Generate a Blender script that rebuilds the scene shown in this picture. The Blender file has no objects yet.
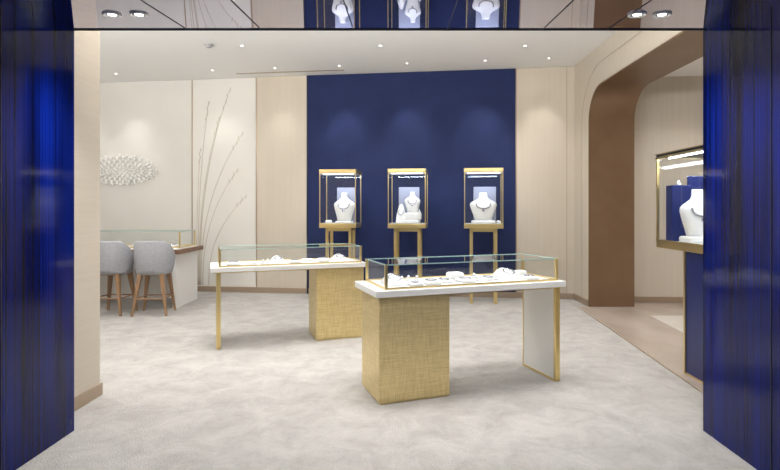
import bpy, bmesh, math, random
from mathutils import Vector, Matrix
random.seed(4)
S=bpy.context.scene
S.view_settings.view_transform='Standard'
S.view_settings.look='None'
S.view_settings.exposure=0.0

# ---------------- materials ----------------
def newmat(n):
    m=bpy.data.materials.new(n); m.use_nodes=True
    nt=m.node_tree; b=nt.nodes['Principled BSDF']; return m,nt,b
def mat(n,col,rough=.5,metal=0,emis=None,es=0,noise=None,bump=0,bscale=50,coat=0,spec=None,stretch=None):
    m,nt,b=newmat(n)
    b.inputs['Base Color'].default_value=(*col,1); b.inputs['Roughness'].default_value=rough
    b.inputs['Metallic'].default_value=metal
    if coat: b.inputs['Coat Weight'].default_value=coat; b.inputs['Coat Roughness'].default_value=.03
    if spec is not None: b.inputs['Specular IOR Level'].default_value=spec
    if emis: b.inputs['Emission Color'].default_value=(*emis,1); b.inputs['Emission Strength'].default_value=es
    tc=nt.nodes.new('ShaderNodeTexCoord'); mp=nt.nodes.new('ShaderNodeMapping')
    nt.links.new(tc.outputs['Object'],mp.inputs[0])
    if stretch: mp.inputs['Scale'].default_value=stretch
    if noise:
        sc,col2,det=noise
        nz=nt.nodes.new('ShaderNodeTexNoise'); nz.inputs['Scale'].default_value=sc; nz.inputs['Detail'].default_value=det
        nt.links.new(mp.outputs[0],nz.inputs['Vector'])
        cr=nt.nodes.new('ShaderNodeValToRGB'); cr.color_ramp.elements[0].position=.35; cr.color_ramp.elements[1].position=.65
        cr.color_ramp.elements[0].color=(*col,1); cr.color_ramp.elements[1].color=(*col2,1)
        nt.links.new(nz.outputs['Fac'],cr.inputs[0]); nt.links.new(cr.outputs[0],b.inputs['Base Color'])
    if bump:
        nb=nt.nodes.new('ShaderNodeTexNoise'); nb.inputs['Scale'].default_value=bscale; nb.inputs['Detail'].default_value=4
        nt.links.new(mp.outputs[0],nb.inputs['Vector'])
        bp=nt.nodes.new('ShaderNodeBump'); bp.inputs['Strength'].default_value=bump; bp.inputs['Distance'].default_value=.01
        nt.links.new(nb.outputs['Fac'],bp.inputs['Height']); nt.links.new(bp.outputs[0],b.inputs['Normal'])
    return m
def glassmat(n,tint=(.975,.99,.985)):
    # thin pane: Schlick reflectance (same from either side) over straight transmission
    m=bpy.data.materials.new(n); m.use_nodes=True; nt=m.node_tree; nt.nodes.clear()
    o=nt.nodes.new('ShaderNodeOutputMaterial'); mx=nt.nodes.new('ShaderNodeMixShader')
    t=nt.nodes.new('ShaderNodeBsdfTransparent'); t.inputs[0].default_value=(*tint,1)
    g=nt.nodes.new('ShaderNodeBsdfGlossy'); g.inputs['Roughness'].default_value=.01
    lw=nt.nodes.new('ShaderNodeLayerWeight'); lw.inputs[0].default_value=.5
    pw=nt.nodes.new('ShaderNodeMath'); pw.operation='POWER'; pw.inputs[1].default_value=5
    ma=nt.nodes.new('ShaderNodeMath'); ma.operation='MULTIPLY_ADD'; ma.inputs[1].default_value=.9; ma.inputs[2].default_value=.05
    nt.links.new(lw.outputs['Facing'],pw.inputs[0]); nt.links.new(pw.outputs[0],ma.inputs[0])
    nt.links.new(ma.outputs[0],mx.inputs[0]); nt.links.new(t.outputs[0],mx.inputs[1]); nt.links.new(g.outputs[0],mx.inputs[2])
    nt.links.new(mx.outputs[0],o.inputs[0]); return m
M={}
m,nt,b=newmat('carpet'); b.inputs['Roughness'].default_value=.95; b.inputs['Specular IOR Level'].default_value=.08
tc=nt.nodes.new('ShaderNodeTexCoord')
na=nt.nodes.new('ShaderNodeTexNoise'); na.inputs['Scale'].default_value=3.4; na.inputs['Detail'].default_value=12; na.inputs['Roughness'].default_value=.78; na.inputs['Distortion'].default_value=.5
nt.links.new(tc.outputs['Object'],na.inputs['Vector'])
cr=nt.nodes.new('ShaderNodeValToRGB'); cr.color_ramp.elements[0].position=.33; cr.color_ramp.elements[1].position=.67
cr.color_ramp.elements[0].color=(.325,.312,.295,1); cr.color_ramp.elements[1].color=(.465,.45,.43,1)
nt.links.new(na.outputs['Fac'],cr.inputs[0]); nt.links.new(cr.outputs[0],b.inputs['Base Color'])
nb=nt.nodes.new('ShaderNodeTexNoise'); nb.inputs['Scale'].default_value=90; nb.inputs['Detail'].default_value=3
nt.links.new(tc.outputs['Object'],nb.inputs['Vector'])
bp=nt.nodes.new('ShaderNodeBump'); bp.inputs['Strength'].default_value=.8; bp.inputs['Distance'].default_value=.012
nt.links.new(nb.outputs['Fac'],bp.inputs['Height']); nt.links.new(bp.outputs[0],b.inputs['Normal'])
M['carpet']=m
M['tile']=mat('marble_tile',(.34,.28,.24),.18,noise=(1.2,(.45,.38,.33),8),stretch=(1.5,.6,1))
M['tile_l']=mat('marble_tile_light',(.54,.50,.46),.18,noise=(1.5,(.62,.58,.54),8))
M['ceil']=mat('ceiling_paint',(.90,.90,.895),.9,spec=.1)
M['wallL']=mat('wall_plaster',(.72,.70,.66),.85,noise=(2.0,(.74,.72,.68),3),spec=.2,bump=.1,bscale=60)
M['beige']=mat('beige_wallcovering',(.56,.50,.415),.7,noise=(3,(.58,.52,.435),4),stretch=(6,6,.25),bump=.08,bscale=90)
M['jamb']=mat('jamb_wallcovering',(.60,.535,.445),.65,noise=(4,(.63,.565,.475),4),stretch=(.4,.4,14))
M['curt']=mat('ribbed_wallcovering',(.60,.54,.46),.7,noise=(5,(.63,.57,.49),3),stretch=(5,5,.15))
M['brown']=mat('bronze_reveal',(.19,.115,.065),.35,noise=(3,(.21,.13,.075),3),metal=.3)
M['navy']=mat('navy_fabric_wall',(.012,.021,.082),.75,noise=(3,(.014,.025,.094),4),bump=.3,bscale=200,spec=.25)
M['navyp']=mat('navy_lacquer',(.008,.016,.10),.3)
M['soffit']=mat('mirror_soffit',(.56,.56,.70),.02,metal=1)
M['dark']=mat('dark_joint',(.02,.02,.04),.5)
M['gold']=mat('brass',(.74,.58,.27),.28,metal=.9)
M['trimb']=mat('bronze_trim',(.40,.31,.23),.35,metal=.4)
M['white']=mat('white_lacquer',(.82,.815,.80),.35)
M['silk']=mat('white_display_leather',(.78,.78,.78),.6)
M['bdrop']=mat('display_backdrop',(.34,.36,.46),.6)
M['silver']=mat('silver_jewelry',(.50,.50,.58),.15,metal=1)
M['pearl']=mat('white_relief',(.95,.945,.93),.6)
M['reed']=mat('relief_pale_beige',(.54,.49,.42),.6)
M['grey']=mat('grey_upholstery',(.33,.34,.37),.95,noise=(60,(.42,.43,.46),3),bump=.4,bscale=150,spec=.1)
M['wood']=mat('walnut_wood',(.24,.14,.075),.45,noise=(4,(.32,.19,.105),6),stretch=(8,8,.8))
M['woodtop']=mat('walnut_edge',(.16,.08,.045),.4,noise=(4,(.22,.12,.07),6),stretch=(1,8,8))
M['led']=mat('led_strip',(1,1,1),.5,emis=(.85,.9,1),es=10)
M['lamp']=mat('lamp_lens',(1,1,1),.5,emis=(1,.97,.93),es=9)
M['chrome']=mat('white_metal_ring',(.85,.85,.85),.3)
M['plast']=mat('grey_plastic',(.35,.35,.36),.5)
M['glass']=glassmat('clear_glass')
M['gedge']=mat('glass_edge',(.35,.52,.48),.15)
M['black']=mat('black_metal',(.02,.02,.025),.35,metal=.5)
# brushed gold weave
m,nt,b=newmat('woven_gold'); b.inputs['Metallic'].default_value=.65; b.inputs['Roughness'].default_value=.40
tc=nt.nodes.new('ShaderNodeTexCoord')
def wv(scale,dirn):
    mp=nt.nodes.new('ShaderNodeMapping'); mp.inputs['Scale'].default_value=dirn
    nt.links.new(tc.outputs['Object'],mp.inputs[0])
    n=nt.nodes.new('ShaderNodeTexNoise'); n.inputs['Scale'].default_value=scale; n.inputs['Detail'].default_value=3
    nt.links.new(mp.outputs[0],n.inputs['Vector']); return n
n1=wv(48,(3,3,.15)); n2=wv(48,(.15,.15,3))
ad=nt.nodes.new('ShaderNodeMath'); ad.operation='ADD'; nt.links.new(n1.outputs['Fac'],ad.inputs[0]); nt.links.new(n2.outputs['Fac'],ad.inputs[1])
cr=nt.nodes.new('ShaderNodeMapRange'); cr.inputs[1].default_value=.75; cr.inputs[2].default_value=1.25
nt.links.new(ad.outputs[0],cr.inputs[0])
mx=nt.nodes.new('ShaderNodeMix'); mx.data_type='RGBA'; mx.inputs[6].default_value=(.64,.50,.235,1); mx.inputs[7].default_value=(.84,.69,.37,1)
nt.links.new(cr.outputs[0],mx.inputs[0]); nt.links.new(mx.outputs[2],b.inputs['Base Color'])
bp=nt.nodes.new('ShaderNodeBump'); bp.inputs['Strength'].default_value=.25; bp.inputs['Distance'].default_value=.003
nt.links.new(ad.outputs[0],bp.inputs['Height']); nt.links.new(bp.outputs[0],b.inputs['Normal'])
M['weave']=m
# streaked blue portal glass
m,nt,b=newmat('blue_silk_glass'); b.inputs['Roughness'].default_value=.08; b.inputs['Specular IOR Level'].default_value=.25
tc=nt.nodes.new('ShaderNodeTexCoord'); 
mp=nt.nodes.new('ShaderNodeMapping'); mp.inputs['Scale'].default_value=(26,26,.06); nt.links.new(tc.outputs['Object'],mp.inputs[0])
n=nt.nodes.new('ShaderNodeTexNoise'); n.inputs['Scale'].default_value=3; n.inputs['Detail'].default_value=5; nt.links.new(mp.outputs[0],n.inputs['Vector'])
mp2=nt.nodes.new('ShaderNodeMapping'); mp2.inputs['Scale'].default_value=(2.5,2.5,.25); nt.links.new(tc.outputs['Object'],mp2.inputs[0])
n2=nt.nodes.new('ShaderNodeTexNoise'); n2.inputs['Scale'].default_value=2; nt.links.new(mp2.outputs[0],n2.inputs['Vector'])
ml=nt.nodes.new('ShaderNodeMath'); ml.operation='MULTIPLY'; nt.links.new(n.outputs['Fac'],ml.inputs[0]); nt.links.new(n2.outputs['Fac'],ml.inputs[1])
cr=nt.nodes.new('ShaderNodeValToRGB'); cr.color_ramp.elements[0].position=.15; cr.color_ramp.elements[1].position=.40
cr.color_ramp.elements[0].color=(.0006,.0015,.016,1); cr.color_ramp.elements[1].color=(.002,.013,.20,1)
nt.links.new(ml.outputs[0],cr.inputs[0]); nt.links.new(cr.outputs[0],b.inputs['Base Color'])
M['portal']=m

# ---------------- helpers ----------------
def link(o,parent=None):
    S.collection.objects.link(o)
    if parent: o.parent=parent
    return o
def grp(name,loc=(0,0,0),rz=0):
    e=bpy.data.objects.new(name,None); e.location=loc; e.rotation_euler=(0,0,rz); e.empty_display_size=.1
    S.collection.objects.link(e); return e
def bmobj(name,bm,mats,parent=None,smooth=False,loc=None,rz=0):
    me=bpy.data.meshes.new(name); bmesh.ops.recalc_face_normals(bm,faces=bm.faces); bm.to_mesh(me); bm.free()
    if not isinstance(mats,(list,tuple)): mats=[mats]
    for x in mats: me.materials.append(M[x])
    if smooth:
        for p in me.polygons: p.use_smooth=True
    o=bpy.data.objects.new(name,me)
    if loc: o.location=loc
    o.rotation_euler=(0,0,rz)
    return link(o,parent)
def addbox(bm,lo,hi,mi=0):
    vs=[bm.verts.new((x,y,z)) for z in (lo[2],hi[2]) for x,y in ((lo[0],lo[1]),(hi[0],lo[1]),(hi[0],hi[1]),(lo[0],hi[1]))]
    for f in ((3,2,1,0),(4,5,6,7),(0,1,5,4),(1,2,6,5),(2,3,7,6),(3,0,4,7)):
        fc=bm.faces.new([vs[i] for i in f]); fc.material_index=mi
    return vs
def box(name,lo,hi,m,parent=None,bev=0,seg=2,loc=None,rz=0):
    bm=bmesh.new(); addbox(bm,lo,hi)
    o=bmobj(name,bm,m,parent,loc=loc,rz=rz)
    if bev:
        md=o.modifiers.new('bev','BEVEL'); md.width=bev; md.segments=seg; md.limit_method='ANGLE'
        if seg>2:
            for p in o.data.polygons: p.use_smooth=True
    return o
def boxes(name,lst,m,parent=None):
    bm=bmesh.new()
    for lo,hi in lst: addbox(bm,lo,hi)
    return bmobj(name,bm,m,parent)
def prism(name,pts,z0,z1,m,parent=None,bev=0):
    bm=bmesh.new(); a=[bm.verts.new((x,y,z0)) for x,y in pts]; c=[bm.verts.new((x,y,z1)) for x,y in pts]
    bm.faces.new(a); bm.faces.new(c); n=len(pts)
    for i in range(n): bm.faces.new((a[i],a[(i+1)%n],c[(i+1)%n],c[i]))
    o=bmobj(name,bm,m,parent)
    return o
def loft(bm,rings,cap=True,mi=0):
    R=[]
    for r in rings: R.append([bm.verts.new(p) for p in r])
    n=len(R[0])
    for a,c in zip(R,R[1:]):
        for i in range(n):
            f=bm.faces.new((a[i],a[(i+1)%n],c[(i+1)%n],c[i])); f.material_index=mi
    if cap:
        for r in (R[0],R[-1]):
            f=bm.faces.new(r); f.material_index=mi
def ell(cx,cy,z,rx,ry,n=24,pw=1):
    out=[]
    for i in range(n):
        a=2*math.pi*i/n; c,s=math.cos(a),math.sin(a)
        out.append((cx+rx*math.copysign(abs(c)**pw,c),cy+ry*math.copysign(abs(s)**pw,s),z))
    return out
def tube(bm,pts,r,n=8,closed=False,mi=0,flat=None):
    P=[Vector(p) for p in pts]; rings=[]
    N=len(P)
    for i,p in enumerate(P):
        if closed: t=(P[(i+1)%N]-P[i-1]).normalized()
        else: t=(P[min(i+1,N-1)]-P[max(i-1,0)]).normalized()
        up=Vector((0,0,1)) if abs(t.z)<.9 else Vector((0,1,0))
        a=t.cross(up).normalized(); b2=t.cross(a)
        rr=r(i/(N-1)) if callable(r) else r
        rings.append([bm.verts.new(p+a*rr*math.cos(2*math.pi*k/n)+b2*rr*math.sin(2*math.pi*k/n)) for k in range(n)])
    rng=range(N if closed else N-1)
    for i in rng:
        A=rings[i];B=rings[(i+1)%N]
        for k in range(n):
            f=bm.faces.new((A[k],A[(k+1)%n],B[(k+1)%n],B[k])); f.material_index=mi
    if not closed:
        bm.faces.new(rings[0]); bm.faces.new(rings[-1])

CH=4.05; SOF=2.82; TS=math.tan(math.radians(5))
def sofz(y): return SOF-(3.66-y)*TS
def Yw(x): return 9.48-.128*x
WR=math.atan(-.128)
# ---------------- room shell ----------------
prism('floor',[(-7.2,-3),(7,-3),(7,10.6),(-7.2,10.6)],-.1,0,'carpet')
bx=lambda y:2.58+(y-4.48)*.0746
prism('floor_tile_border',[(bx(3.93),3.93),(6.9,3.93),(6.9,8.5),(3.76,8.7),(3.76,8.31),(bx(8.31),8.31)],0,.004,'tile')
prism('trim_1',[(bx(3.93)-.02,3.93),(bx(3.93),3.93),(bx(8.31),8.31),(bx(8.31)-.02,8.31)],0,.008,'trimb')
prism('floor_tile_inlay',[(3.35,4.0),(5.8,4.0),(5.8,7.6),(3.65,7.6)],.004,.007,'tile_l')
prism('ceiling',[(-7.2,3.66),(3.3,3.66),(3.3,9.3),(-7.2,10.6)],CH,CH+.1,'ceil')
prism('ceiling_side_room',[(3.3,3.66),(7,3.66),(7,9.6),(3.3,9.6)],3.78,3.9,'ceil')
def wallseg(name,x0,x1,z0,z1,off,m,th=.03,parent=None):
    return prism(name,[(x0,Yw(x0)-off),(x1,Yw(x1)-off),(x1,Yw(x1)+th),(x0,Yw(x0)+th)],z0,z1,m,parent)
prism('wall_back',[(-7.2,Yw(-7.2)),(3.78,Yw(3.78)),(3.78,Yw(3.78)+.25),(-7.2,Yw(-7.2)+.25)],0,CH,'wallL')
prism('wall_back_side_room',[(3.70,8.75),(7,8.5),(7,8.75),(3.70,9.1)],0,3.85,'curt')
prism('wall_left',[(-7.2,3.66),(-7.0,3.66),(-7.0,10.7),(-7.2,10.7)],0,CH,'wallL')
prism('wall_right_side_room',[(6.9,3.66),(7.1,3.66),(7.1,8.7),(6.9,8.7)],0,3.85,'curt')
wallseg('wall_back_navy_panel',-1.71,2.04,0,CH-.005,.05,'navy')
wallseg('wall_back_beige_panel',-2.68,-1.73,0,CH-.005,.06,'beige')
wallseg('wall_back_beige_panel.001',2.06,3.05,0,CH-.005,.05,'beige')
wallseg('wall_back_relief_panel',-3.97,-2.72,0,CH-.005,.03,'wallL')
wallseg('trim_2',-1.73,-1.71,0,CH-.01,.07,'dark'); wallseg('trim_3',2.04,2.06,0,CH-.01,.06,'trimb')
wallseg('trim_4',-2.72,-2.68,0,CH-.01,.02,'trimb'); wallseg('trim_5',-3.99,-3.97,0,CH-.01,.035,'trimb')
wallseg('baseboard_back',-6.98,-3.99,0,.10,.04,'trimb'); wallseg('baseboard_back.001',-3.96,-1.74,0,.10,.075,'trimb')
wallseg('baseboard_back.002',-1.70,2.04,0,.10,.065,'trimb'); wallseg('baseboard_back.003',2.06,3.02,0,.10,.065,'trimb')
wallseg('trim_6',2.90,2.91,.1,CH-.01,.052,'trimb')
prism('trim_7',[(-3.0,Yw(-3)-.35),(-1.0,Yw(-1)-.35),(-1.0,Yw(-1)-.31),(-3.0,Yw(-3)-.31)],CH-.006,CH,'trimb')
# right wall with arched opening (profile in YZ)
bm=bmesh.new(); r=.5; OY=8.32; OZ=3.45; NY=4.0
prof=[(9.2,0),(9.2,CH),(3.66,CH),(3.66,0),(NY,0)]
for i in range(0,17):
    a=math.pi-(math.pi/2)*i/16; prof.append((NY+r+r*math.cos(a),OZ-r+r*math.sin(a)))
for i in range(0,17):
    a=math.pi/2-(math.pi/2)*i/16; prof.append((OY-r+r*math.cos(a),OZ-r+r*math.sin(a)))
prof.append((OY,0))
X0,X1=3.03,3.75
A=[bm.verts.new((X0,y,z)) for y,z in prof]; B=[bm.verts.new((X1,y,z)) for y,z in prof]
bm.faces.new(A); bm.faces.new(B); n=len(prof)
for i in range(n):
    f=bm.faces.new((A[i],A[(i+1)%n],B[(i+1)%n],B[i]))
    if i>=4 and i<n-1: f.material_index=1
bmobj('wall_right',bm,['beige','brown'])
def archstrip(name,off,w,x0,x1,m):
    bm=bmesh.new(); pin=[];pout=[]
    for o,lst in ((off,pin),(off+w,pout)):
        rr=r+o
        lst.append((NY-o,0))
        for i in range(17):
            a=math.pi-(math.pi/2)*i/16; lst.append((NY+r+rr*math.cos(a),OZ-r+rr*math.sin(a)))
        for i in range(17):
            a=math.pi/2-(math.pi/2)*i/16; lst.append((OY-r+rr*math.cos(a),OZ-r+rr*math.sin(a)))
        lst.append((OY+o,0))
    k=len(pin)
    V={}
    for nm,l in (('i',pin),('o',pout)):
        for x in (x0,x1): V[nm,x]=[bm.verts.new((x,y,z)) for y,z in l]
    for j in range(k-1):
        for a,c in ((('i',x0),('o',x0)),(('i',x1),('o',x1)),(('i',x0),('i',x1)),(('o',x0),('o',x1))):
            bm.faces.new((V[a][j],V[a][j+1],V[c][j+1],V[c][j]))
    bmobj(name,bm,m)
archstrip('trim_8',-.002,.02,3.020,3.04,'brown')
archstrip('trim_9',.34,.008,3.026,3.04,'trimb')
prism('baseboard_right',[(3.015,8.36),(3.03,8.36),(3.03,9.02),(3.015,9.02)],0,.1,'trimb')
prism('baseboard_side_room',[(3.76,8.73),(6.9,8.49),(6.9,8.55),(3.76,8.8)],.004,.1,'trimb')
# front walls + portal
prism('wall_front_left',[(-7.2,3.66),(-2.515,3.66),(-2.515,4.36),(-7.2,4.36)],0,CH,'jamb')
prism('wall_front_right',[(2.38,3.66),(7.1,3.66),(7.1,3.92),(2.38,3.92)],0,CH,'jamb')
prism('baseboard_front_left',[(-3.5,3.665),(-2.50,3.665),(-2.50,4.372),(-3.5,4.372)],0,.1,'trimb')
box('portal_left',(-2.9,.9,0),(-2.29,3.655,2.86),'portal')
box('portal_right',(2.13,.9,0),(2.7,3.655,2.86),'portal')
boxes('trim_10',[((-2.293,2.98,0),(-2.286,2.986,2.72)),((2.126,2.98,0),(2.132,2.986,2.72))],'dark')
# slightly raked mirror soffit between portal sides
bm=bmesh.new(); sx0,sx1=-2.286,2.126
vs=[bm.verts.new((x,y,sofz(y)+dz)) for dz in (0,.03) for x,y in ((sx0,.9),(sx1,.9),(sx1,3.655),(sx0,3.655))]
for f in ((3,2,1,0),(4,5,6,7),(0,1,5,4),(1,2,6,5),(2,3,7,6),(3,0,4,7)): bm.faces.new([vs[i] for i in f])
bmobj('ceiling_portal_soffit',bm,'soffit')
prism('wall_front_header',[(-2.9,.9),(2.7,.9),(2.7,3.66),(-2.9,3.66)],SOF+.045,CH+.1,'jamb')
bm=bmesh.new()
for x in (-1.50,-.98,-.33,.33,1.0,1.45):
    vs=[bm.verts.new((xx,y,sofz(y)-dz)) for dz in (.003,0) for xx,y in ((x,.9),(x+.006,.9),(x+.006,3.655),(x,3.655))]
    for f in ((3,2,1,0),(4,5,6,7),(0,1,5,4),(1,2,6,5),(2,3,7,6),(3,0,4,7)): bm.faces.new([vs[i] for i in f])
addbox(bm,(-2.53,3.645,SOF-.008),(2.13,3.662,SOF+.04))
bmobj('trim_11',bm,'dark')

# ---------------- downlights ----------------
WC=(1,.975,.94)
def spot(name,loc,energy,size=120,blend=.8,target=None,col=WC,rad=.05,parent=None):
    l=bpy.data.lights.new(name,'SPOT'); l.energy=energy; l.spot_size=math.radians(size); l.spot_blend=blend; l.color=col; l.shadow_soft_size=rad
    o=bpy.data.objects.new(name,l); o.location=loc
    if target:
        d=Vector(target); o.rotation_euler=d.to_track_quat('-Z','Y').to_euler()
    return link(o,parent)
def downlight(x,y,z,R,energy,name='recessed_downlight',size=120,target=None,rad=.05,col=WC,nb=.8,tilt=0):
    g=grp(name,(x,y,z)); g.rotation_euler=(tilt,0,0)
    bm=bmesh.new()
    prof=[(R*.72,-.001),(R,-.001),(R,-.008),(R*.9,-.012),(R*.72,-.004)]
    n=24
    for j in range(len(prof)-1):
        for i in range(n):
            a0=2*math.pi*i/n;a1=2*math.pi*(i+1)/n
            q=[(prof[j][0]*math.cos(a0),prof[j][0]*math.sin(a0),prof[j][1]),(prof[j][0]*math.cos(a1),prof[j][0]*math.sin(a1),prof[j][1]),
               (prof[j+1][0]*math.cos(a1),prof[j+1][0]*math.sin(a1),prof[j+1][1]),(prof[j+1][0]*math.cos(a0),prof[j+1][0]*math.sin(a0),prof[j+1][1])]
            bm.faces.new([bm.verts.new(p) for p in q])
    bmesh.ops.remove_doubles(bm,verts=bm.verts,dist=1e-5)
    bmobj('ring',bm,'chrome',g)
    bm=bmesh.new(); loft(bm,[ell(0,0,-.004,R*.74,R*.74,n),ell(0,0,-.002,R*.74,R*.74,n)]); bmobj('baffle',bm,'black',g)
    bm=bmesh.new(); loft(bm,[ell(0,0,-.0065,R*.45,R*.45,n),ell(0,0,-.004,R*.45,R*.45,n)]); bmobj('lens',bm,'lamp',g)
    if energy: 
        t=None
        if target: t=(target[0]-x,target[1]-y,target[2]-z)
        spot('lamp',(0,0,-.03),energy,size,nb,t,col,rad,g)
T5=math.radians(5)
for x in (-1.817,-1.646,1.495,1.653): downlight(x,3.28,sofz(3.28),.056,45,size=125,tilt=T5)
for x in (-1.76,-.1,1.6): downlight(x,2.2,sofz(2.2),.055,46,size=140,tilt=T5)
for y in (4.7,6.3,7.9):
    for x in (-4.6,-2.4,-.3,1.9):
        downlight(x,y,CH,.036,96,size=112,rad=.05)
# wall washers
for x,e in ((-1.05,90),(.12,90),(1.42,90),(2.45,48),(-3.35,34),(-5.2,45),(-2.2,34),(-6.2,38)):
    y=Yw(x)-.62
    downlight(x,y,CH,.032,e,size=64,target=(x,Yw(x)-.05,1.6),rad=.02,nb=.95)
for x,y in ((4.6,5.2),(4.6,7.4),(6,6.4)): downlight(x,y,3.78,.05,130,size=130,rad=.1)  # unseen fill lamps added to light the side room
for (x,y,tx,ty) in ((.9,4.7,.9,4.7),(.1,4.5,.1,4.5),(-1.2,6.2,-1.2,6.1),(-1.9,6.0,-1.9,5.9)):
    downlight(x,y,CH,.034,105,size=48,target=(tx,ty,.9),rad=.03,nb=.9)
def fill_uplight(name,loc,sx,sy,energy,rot):  # unseen uplight with invented housing, added to brighten the ceiling
    g=grp(name,loc)
    box('fill_housing',(-sx/2-.02,-.08,-.06),(sx/2+.02,.08,-.03),'white',g)
    l=bpy.data.lights.new('tube','AREA'); l.shape='RECTANGLE'; l.size=sx; l.size_y=sy; l.energy=energy; l.color=(1,.99,.97)  # area lamp added as ceiling fill, no tube known there
    o=bpy.data.objects.new('tube',l); o.rotation_euler=rot; link(o,g)
fill_uplight('ceiling_fill_light',(-.1,3.85,3.25),4.2,.1,180,(math.radians(142),0,0))
fill_uplight('ceiling_fill_light.001',(-4.8,4.5,3.25),3.6,.1,115,(math.radians(142),0,0))
g=grp('smoke_detector',(-2.88,7.83,CH)); bm=bmesh.new()
loft(bm,[ell(0,0,0,.07,.07),ell(0,0,-.02,.07,.07),ell(0,0,-.035,.045,.045),ell(0,0,-.05,.04,.04)]); bmobj('body',bm,'plast',g)

# ---------------- glass box ----------------
def glassbox(g,u0,u1,v0,v1,z0,z1,fr=.006,top=True,gold='gold'):
    bm=bmesh.new()
    def q(*p): bm.faces.new([bm.verts.new(x) for x in p])
    q((u0,v0,z0),(u1,v0,z0),(u1,v0,z1),(u0,v0,z1)); q((u0,v1,z0),(u1,v1,z0),(u1,v1,z1),(u0,v1,z1))
    q((u0,v0,z0),(u0,v1,z0),(u0,v1,z1),(u0,v0,z1)); q((u1,v0,z0),(u1,v1,z0),(u1,v1,z1),(u1,v0,z1))
    if top: q((u0,v0,z1),(u1,v0,z1),(u1,v1,z1),(u0,v1,z1))
    bmobj('glass_panes',bm,'glass',g)
    f=fr
    boxes('frame',[((a-f,b-f,z0),(a+f,b+f,z1)) for a in (u0,u1) for b in (v0,v1)]+
      [((u0-f,b-f,z0),(u1+f,b+f,z0+2*f)) for b in (v0,v1)]+[((a-f,v0-f,z0),(a+f,v1+f,z0+2*f)) for a in (u0,u1)],gold,g)
    e=.004
    boxes('top_edges',[((u0-f,b-e,z1-e),(u1+f,b+e,z1+e)) for b in (v0,v1)]+[((a-e,v0,z1-e),(a+e,v1,z1+e)) for a in (u0,u1)],'gedge' if top else gold,g)
def pad(g,x,y,z,w,d,h,name='display_pad',rz=0):
    o=box(name,(-w/2,-d/2,0),(w/2,d/2,h),'silk',g,bev=min(h*.45,.02),seg=3,loc=(x,y,z),rz=rz); return o
def ramp(g,x,y,z,w,d,h,name='display_ramp'):
    bm=bmesh.new(); rings=[]
    n=13
    for i in range(n):
        t=i/(n-1); xx=-w/2+w*t
        k=math.sin(math.pi*min(max(t,.04),.96))**.5
        rings.append([(x+xx,y-d/2,z),(x+xx,y+d/2,z),(x+xx,y+d/2*.8,z+h*k),(x+xx,y+d/2*.3,z+h*k),(x+xx,y-d/2,z+.012)])
    loft(bm,rings); bmobj(name,bm,'silk',g)
def neckl(g,x,y,z,rx,ry,tilt=0,name='necklace',r=.004):
    bm=bmesh.new(); pts=[]
    for i in range(28):
        a=2*math.pi*i/28
        pts.append((x+rx*math.cos(a),y+ry*math.sin(a)*math.cos(tilt),z+ry*math.sin(a)*math.sin(tilt)))
    tube(bm,pts,r,6,closed=True)
    for i in range(0,28,2):
        bmesh.ops.create_icosphere(bm,subdivisions=1,radius=r*2,matrix=Matrix.Translation(pts[i]))
    bmobj(name,bm,'silver',g)
def ringholder(g,x,y,z,name='ring_cone'):
    bm=bmesh.new()
    loft(bm,[ell(x,y,z,.022,.022,12),ell(x,y,z+.02,.02,.02,12),ell(x,y,z+.05,.009,.009,12),ell(x,y,z+.055,.004,.004,12)])
    bmobj(name,bm,'silk',g,smooth=True)
    bm=bmesh.new(); tube(bm,[(x+.015*math.cos(a*.5236),y+.015*math.sin(a*.5236),z+.034) for a in range(12)],.003,6,closed=True); bmobj('ring',bm,'silver',g)
def bust(g,x,y,z,s=1,wide=1,name='necklace_bust'):
    bm=bmesh.new()
    prof=[(0,.105,.085),(.03,.11,.09),(.10,.13,.09),(.18,.155,.085),(.24,.170,.075),(.275,.165,.065),(.30,.14,.056),(.325,.10,.05),(.35,.068,.046),(.38,.054,.044),(.43,.050,.044),(.445,.047,.041)]
    rings=[ell(x,y+.02*(h/.46),z+h*s,a*s*wide,b*s,32) for h,a,b in prof]
    loft(bm,rings); bmobj(name,bm,'silk',g,smooth=True)
    bm=bmesh.new(); pts=[]
    for i in range(40):
        a=2*math.pi*i/40; fr=(1-math.sin(a))/2
        h=.36-.17*fr; w=.062+.045*fr
        for j in range(len(prof)-1):
            if prof[j][0]<=h<=prof[j+1][0]:
                t=(h-prof[j][0])/(prof[j+1][0]-prof[j][0]); ax=prof[j][1]*(1-t)+prof[j+1][1]*t; ry=prof[j][2]*(1-t)+prof[j+1][2]*t
        cx=min(w*abs(math.cos(a)),ax*.98); yy=ry*math.sqrt(max(0,1-(cx/ax)**2))*(1 if math.sin(a)>0 else -1)
        pts.append((x+math.copysign(cx,math.cos(a))*s*wide,y+.02*(h/.46)+(yy+math.copysign(.006,math.sin(a)))*s,z+h*s))
    tube(bm,pts,.005,6,closed=True)
    for p in pts:
        if p[1]<y: bmesh.ops.create_icosphere(bm,subdivisions=1,radius=.012*s,matrix=Matrix.Translation(p))
    lp=min(pts,key=lambda p:p[2]); bmesh.ops.create_icosphere(bm,subdivisions=2,radius=.020*s,matrix=Matrix.Translation((lp[0],lp[1]-.004,lp[2]-.03*s)))
    bmobj('necklace',bm,'silver',g)

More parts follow.
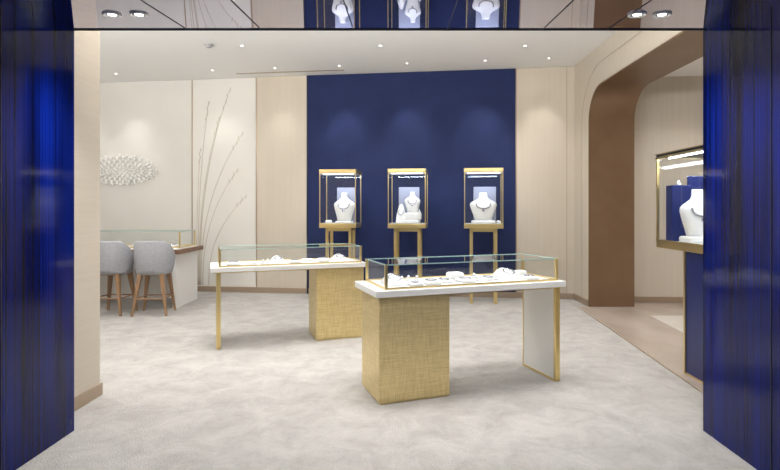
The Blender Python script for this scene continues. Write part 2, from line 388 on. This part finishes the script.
# ---------------- counters ----------------
def counter(x,y,flip):
    g=grp('jewelry_display_counter',(x,y,0),math.radians(20))
    L=1.785; D=.65
    box('top_slab',(0,0,.86),(L,D,.912),'white',g,bev=.004)
    if not flip: b0,b1,p0=.04,.655,1.71
    else: b0,b1,p0=1.18,1.76,.065
    box('pedestal',(b0,.05,.012),(b1,.55,.86),'weave',g,bev=.004)
    box('pedestal_plinth',(b0+.01,.06,0),(b1-.01,.54,.012),'gold',g)
    v0,v1=.05,.58; w=.045
    boxes('leg_frame',[((p0,v0,0),(p0+w,v0+.03,.86)),((p0,v1-.012,0),(p0+w,v1,.86)),((p0,v0,0),(p0+w,v1,.02)),((p0,v0,.845),(p0+w,v1,.86))],'gold',g)
    box('leg_infill',(p0+.004,v0+.03,.02),(p0+w-.004,v1-.012,.845),'white',g)
    boxes('slab_rail',[((.03,.03,.848),(L-.03,.04,.86)),((.03,D-.04,.848),(L-.03,D-.03,.86))],'gold',g)
    glassbox(g,.10,L-.06,.06,.60,.912,1.11,.008)
    boxes('corner_brackets',[((a-.011,b-.011,.912),(a+.011,b+.011,1.112)) for a in (.10,L-.06) for b in (.06,.60)],'gold',g)
    box('display_bed',(.115,.075,.912),(L-.075,.585,.918),'silk',g)
    z=.918
    if not flip:
        ramp(g,.24,.28,z,.17,.20,.085); neckl(g,.24,.25,z+.065,.05,.06,.25)
        pad(g,.40,.2,z,.12,.14,.022); neckl(g,.40,.2,z+.026,.03,.04)
        ringholder(g,.36,.40,z); ringholder(g,.43,.42,z); ringholder(g,.50,.40,z)
        pad(g,.56,.22,z,.14,.16,.03); neckl(g,.56,.22,z+.034,.045,.05)
        pad(g,.72,.3,z,.10,.2,.018); neckl(g,.72,.3,z+.022,.03,.07)
        pad(g,.89,.22,z,.15,.15,.03); neckl(g,.89,.22,z+.034,.05,.05)
        pad(g,.9,.45,z,.14,.12,.06)
        ringholder(g,1.02,.25,z); ringholder(g,1.06,.38,z)
        pad(g,1.16,.3,z,.12,.18,.02); neckl(g,1.16,.3,z+.024,.035,.06)
        ramp(g,1.36,.30,z,.20,.22,.09); neckl(g,1.36,.27,z+.07,.05,.06,.25)
        pad(g,1.54,.22,z,.13,.15,.025); neckl(g,1.54,.22,z+.029,.04,.05)
        pad(g,1.6,.45,z,.1,.1,.05)
    else:
        pad(g,.25,.25,z,.16,.16,.03); neckl(g,.25,.25,z+.034,.05,.05)
        pad(g,.45,.3,z,.12,.18,.02); ringholder(g,.58,.2,z); ringholder(g,.64,.25,z)
        ramp(g,.76,.30,z,.16,.20,.08); neckl(g,.76,.27,z+.06,.04,.05,.25)
        pad(g,.95,.22,z,.13,.13,.03); neckl(g,.95,.22,z+.034,.04,.04)
        pad(g,1.13,.35,z,.13,.15,.03)
        pad(g,1.3,.22,z,.14,.15,.045); neckl(g,1.3,.22,z+.049,.04,.05)
        ramp(g,1.52,.30,z,.18,.20,.08); neckl(g,1.52,.27,z+.06,.05,.05,.25)
    return g
counter(-.185,4.06,False)
counter(-2.08,5.70,True)

# ---------------- wall vitrines ----------------
def vitrine(x,y,kind):
    g=grp('jewelry_display_case',(x,y,0),WR)
    W=.31; d=.22; z0=1.32; z1=2.24
    boxes('stand_legs',[((-.225,-.16,0),(-.175,-.12,1.24)),((.175,-.16,0),(.225,-.12,1.24)),((-.225,.14,0),(-.175,.18,1.24)),((.175,.14,0),(.225,.18,1.24)),
        ((-.225,-.16,1.19),(.225,-.12,1.245)),((-.225,.14,1.19),(.225,.18,1.245)),((-.225,-.16,1.2),(-.175,.18,1.245)),((.175,-.16,1.2),(.225,.18,1.245)),
        ((-.225,-.12,.0),(-.175,.14,.03)),((.175,-.12,.0),(.225,.14,.03))],'gold',g)
    box('tray',(-W-.01,-d-.01,1.245),(W+.01,d+.01,1.31),'gold',g,bev=.004)
    box('bed',(-W+.015,-d+.015,1.31),(W-.015,d-.015,1.325),'silk',g)
    glassbox(g,-W,W,-d,d,1.31,z1-.06,.007,top=False)
    box('canopy',(-W-.01,-d-.01,z1-.06),(W+.01,d+.01,z1),'gold',g,bev=.004)
    box('canopy_underside',(-W+.01,-d+.01,z1-.075),(W-.01,d-.01,z1-.06),'white',g)
    boxes('led_bars',[((-W+.05,-d+.03,z1-.082),(W-.05,-d+.045,z1-.075))],'led',g)
    z=1.325
    if kind==0:
        box('backdrop',(-.10,.13,z),(.24,.15,z+.62),'bdrop',g,bev=.008)
        bust(g,.07,-.02,z+.035,1.1,1.0); pad(g,.07,-.02,z,.28,.2,.035); pad(g,-.2,-.05,z,.1,.12,.05); neckl(g,-.2,-.05,z+.054,.03,.03)
    elif kind==1:
        box('backdrop',(-.18,.13,z),(.18,.15,z+.62),'bdrop',g,bev=.008)
        pad(g,0,.0,z,.40,.24,.06); pad(g,.07,.02,z+.06,.24,.18,.12); bust(g,.07,.02,z+.18,.8,1)
        ramp(g,-.12,-.03,z+.06,.15,.14,.27); neckl(g,-.12,-.06,z+.19,.04,.06,1.0)
        pad(g,.2,-.1,z+.06,.07,.07,.12); ringholder(g,.2,-.1,z+.18)
    else:
        box('backdrop',(-.16,.13,z),(.22,.15,z+.62),'bdrop',g,bev=.008)
        pad(g,.0,-.03,z,.40,.24,.05); bust(g,.0,-.03,z+.05,1.05,1.25); pad(g,.25,-.05,z,.07,.12,.05)
    l=bpy.data.lights.new('led_light','AREA'); l.shape='RECTANGLE'; l.size=.5; l.size_y=.06; l.energy=3.6; l.color=(.74,.83,1)
    o=bpy.data.objects.new('led_light',l); o.location=(0,-.14,z1-.09); o.rotation_euler=(math.radians(14),0,0); link(o,g)
vitrine(-1.03,9.03,0); vitrine(.14,8.88,1); vitrine(1.40,8.75,2)

# ---------------- right tall case ----------------
g=grp('corner_display_case',(2.98,4.90,0))
box('pedestal',(-.28,-.32,.02),(.28,.02,1.16),'navyp',g)
boxes('pedestal_edges',[((a-.012,b-.012,0),(a+.012,b+.012,1.16)) for a in (-.28,.28) for b in (-.32,.02)]+[((-.285,-.325,.004),(.285,.025,.02))],'gold',g)
box('tray',(-.30,-.62,1.16),(.42,.54,1.22),'gold',g,bev=.004)
box('bed',(-.28,-.6,1.22),(.40,.52,1.235),'silk',g)
glassbox(g,-.29,.41,-.61,.53,1.22,2.09,.012,top=False)
box('canopy',(-.30,-.62,2.09),(.42,.54,2.125),'black',g)
boxes('canopy_trim',[((-.308,-.628,2.08),(.428,-.60,2.10)),((-.308,-.628,2.08),(-.28,.548,2.10)),((-.308,-.628,2.12),(-.28,.548,2.13))],'gold',g)
boxes('led_bars',[((-.22,-.5,2.075),(-.20,.45,2.088)),((.30,-.5,2.075),(.32,.45,2.088))],'led',g)
for lx,rt in ((-.15,18),(.25,-18)):
    l=bpy.data.lights.new('led_light','AREA'); l.shape='RECTANGLE'; l.size=.08; l.size_y=.9; l.energy=6; l.color=(.85,.92,1)
    o=bpy.data.objects.new('led_light',l); o.location=(lx,0,2.06); o.rotation_euler=(0,math.radians(-rt),0); link(o,g)
box('riser_navy',(-.24,.34,1.235),(-.04,.46,1.80),'navyp',g,bev=.006)
ringholder(g,-.14,.40,1.80)
box('backdrop',(-.03,.42,1.235),(.36,.45,1.90),'navyp',g,bev=.006)
pad(g,-.10,.12,1.235,.26,.24,.06); bust(g,-.10,.12,1.295,1.02)
pad(g,.12,-.25,1.235,.26,.24,.05); bust(g,.12,-.25,1.285,1.0); pad(g,.25,.15,1.235,.14,.16,.3)

# ---------------- consultation table ----------------
g=grp('consultation_table',(0,.10,0),0)
box('end_panel',(-3.58,8.08,0),(-3.52,8.94,.86),'white',g,bev=.003)
box('end_panel_far',(-6.5,8.08,0),(-6.44,8.94,.86),'white',g,bev=.003)
box('modesty_panel',(-6.44,8.78,.05),(-3.58,8.82,.86),'white',g)
box('top',(-6.6,8.0,.86),(-3.44,9.0,.93),'woodtop',g,bev=.004)
box('top_inlay',(-6.56,8.04,.93),(-3.5,8.96,.935),'silk',g)
g2=g
glassbox(g2,-6.4,-3.56,8.30,8.92,.935,1.20,.010)
for i,x in enumerate((-3.8,-4.1,-4.4,-4.75,-5.1,-5.5)):
    if i%2: ramp(g2,x,8.6,.936,.18,.2,.09)
    else: pad(g2,x,8.6,.936,.16,.18,.035); neckl(g2,x,8.6,.975,.05,.05)
for x in (-3.95,-4.55): pad(g2,x,8.14,.936,.2,.12,.02,'jewelry_tray')

# ---------------- chairs ----------------
def chair(x,y,rz):
    g=grp('upholstered_tub_chair',(x,y,0),rz)
    bm=bmesh.new()
    loft(bm,[ell(0,.0,.60,.21,.20,32,.8),ell(0,0,.615,.235,.225,32,.8),ell(0,0,.66,.245,.235,32,.8),ell(0,.0,.695,.235,.225,32,.8),ell(0,0,.71,.18,.17,32,.8)])
    bmobj('seat',bm,'grey',g,smooth=True)
    bm=bmesh.new(); n=30; rings=[]
    for i in range(n+1):
        t=-1+2*i/n; a=math.radians(-90+t*112)
        fall=max(0,(abs(t)-.35)/.65)
        top=1.10-.26*fall**1.6; bot=.615
        flare=.025
        ends=1 if abs(t)<.97 else .6
        ro=.262; ri=.21
        def P(rad,z): return (rad*math.cos(a)*1.0,rad*math.sin(a)*.96,z)
        m=(ro+ri)/2; th=(ro-ri)/2*ends
        zs=[(m+th-.025,bot),(m+th,bot+.06),(m+th+flare*.6,(bot+top)/2),(m+th+flare,top-.03),(m+th*.6+flare,top-.006),(m+flare*.9,top),(m-th*.6+flare*.8,top-.006),(m-th+flare*.8,top-.03),(m-th,(bot+top)/2),(m-th-.005,bot+.04),(m-th,bot)]
        rings.append([P(r_,z_) for r_,z_ in zs])
    loft(bm,rings); bmobj('back_shell',bm,'grey',g,smooth=True)
    bm=bmesh.new()
    feet=[(-.24,-.22),(.24,-.22),(-.23,.21),(.23,.21)]; tops=[(-.15,-.15),(.15,-.15),(-.15,.15),(.15,.15)]
    for (fx,fy),(tx,ty) in zip(feet,tops):
        def sq(cx,cy,z,h): return [(cx-h,cy-h,z),(cx+h,cy-h,z),(cx+h,cy+h,z),(cx-h,cy+h,z)]
        loft(bm,[sq(fx,fy,0,.014),sq((fx+tx)/2,(fy+ty)/2,.31,.021),sq(tx,ty,.61,.03)])
    bmobj('legs',bm,'wood',g)
    bm=bmesh.new(); k=.27/.61
    c=[(f[0]+(t[0]-f[0])*k,f[1]+(t[1]-f[1])*k,.25) for f,t in zip(feet,tops)]
    for i,j in ((0,1),(1,3),(3,2),(2,0)): tube(bm,[c[i],c[j]],.011,8)
    bmobj('stretchers',bm,'wood',g)
    box('seat_rail',(-.17,-.17,.585),(.17,.17,.61),'wood',g,bev=.005)
chair(-3.68,7.80,math.radians(6)); chair(-4.30,7.82,math.radians(-4)); chair(-5.2,7.82,0)

# ---------------- lace ornament (oval) ----------------
g=grp('wall_lace_ornament',(-5.46,Yw(-5.46)-.03,2.30),WR)
bm=bmesh.new()
def petal(cx,cz,l,w,ang):
    mtx=Matrix.Translation((cx,0,cz))@Matrix.Rotation(ang,4,'Y')@Matrix.Diagonal((w,.026,l,1))
    bmesh.ops.create_icosphere(bm,subdivisions=2,radius=1,matrix=mtx)
AX=2.35
def ep(rr,a):
    z=rr*math.cos(a)
    return rr*AX*math.sin(a),(z if z>0 else z*.8)
for row,(rr,cnt,l,w) in enumerate(((.06,8,.030,.014),(.125,16,.034,.018),(.195,24,.036,.020),(.27,32,.040,.022))):
    for i in range(cnt):
        a=2*math.pi*(i+.5*(row%2))/cnt; cx,cz=ep(rr,a); an=math.atan2(cx/AX**1.2,cz if abs(cz)>1e-4 else 1e-4)
        petal(cx,cz,l,w,an)
        a2=a+math.pi/cnt; cx,cz=ep(rr+.032,a2); petal(cx,cz,.012,.014,0)
for i in range(30):
    a=2*math.pi*i/30; cx,cz=ep(.325,a); petal(cx,cz,.017,.024,0)
for rr in (.09,.16,.232,.30):
    tube(bm,[(ep(rr,2*math.pi*i/60)[0],.008,ep(rr,2*math.pi*i/60)[1]) for i in range(60)],.005,6,closed=True)
bmobj('lace',bm,'pearl',g,smooth=True)
# ---------------- reed relief ----------------
g=grp('wall_reed_relief',(-3.35,Yw(-3.35)-.030,0),WR)
bm=bmesh.new()
for (x0,bend,h,tw) in ((-.48,.62,3.75,.010),(-.50,.42,3.2,.009),(-.52,.22,3.5,.009),(-.46,.85,2.9,.009),(-.55,.08,2.6,.008),(-.42,.70,2.2,.008),(-.3,.75,1.7,.008)):
    pts=[(x0+bend*(t**2.4),.000,.12+h*t) for t in [i/28 for i in range(29)]]
    tube(bm,pts,lambda t,tw=tw:tw*(1.15-t*.75),6)
    for k in range(4):
        t=.90+.09*k/3; px=x0+bend*t**2.4; pz=.12+h*t
        sgn=1 if k%2 else -1
        mtx=Matrix.Translation((px+sgn*.01,.001,pz))@Matrix.Rotation(.25*sgn,4,'Y')@Matrix.Diagonal((.007,.006,.055,1))
        bmesh.ops.create_icosphere(bm,subdivisions=2,radius=1,matrix=mtx)
bmobj('stems',bm,'reed',g,smooth=True)

# ---------------- world & camera ----------------
w=bpy.data.worlds.new('world'); S.world=w; w.use_nodes=True
w.node_tree.nodes['Background'].inputs[0].default_value=(.9,.93,1,1); w.node_tree.nodes['Background'].inputs[1].default_value=.3
cam=bpy.data.cameras.new('camera'); cam.lens=24; cam.sensor_width=36; cam.shift_x=-10/780; cam.shift_y=-25/780
co=bpy.data.objects.new('camera',cam); co.location=(0,0,1.55); co.rotation_euler=(math.radians(90),0,0); S.collection.objects.link(co); S.camera=co
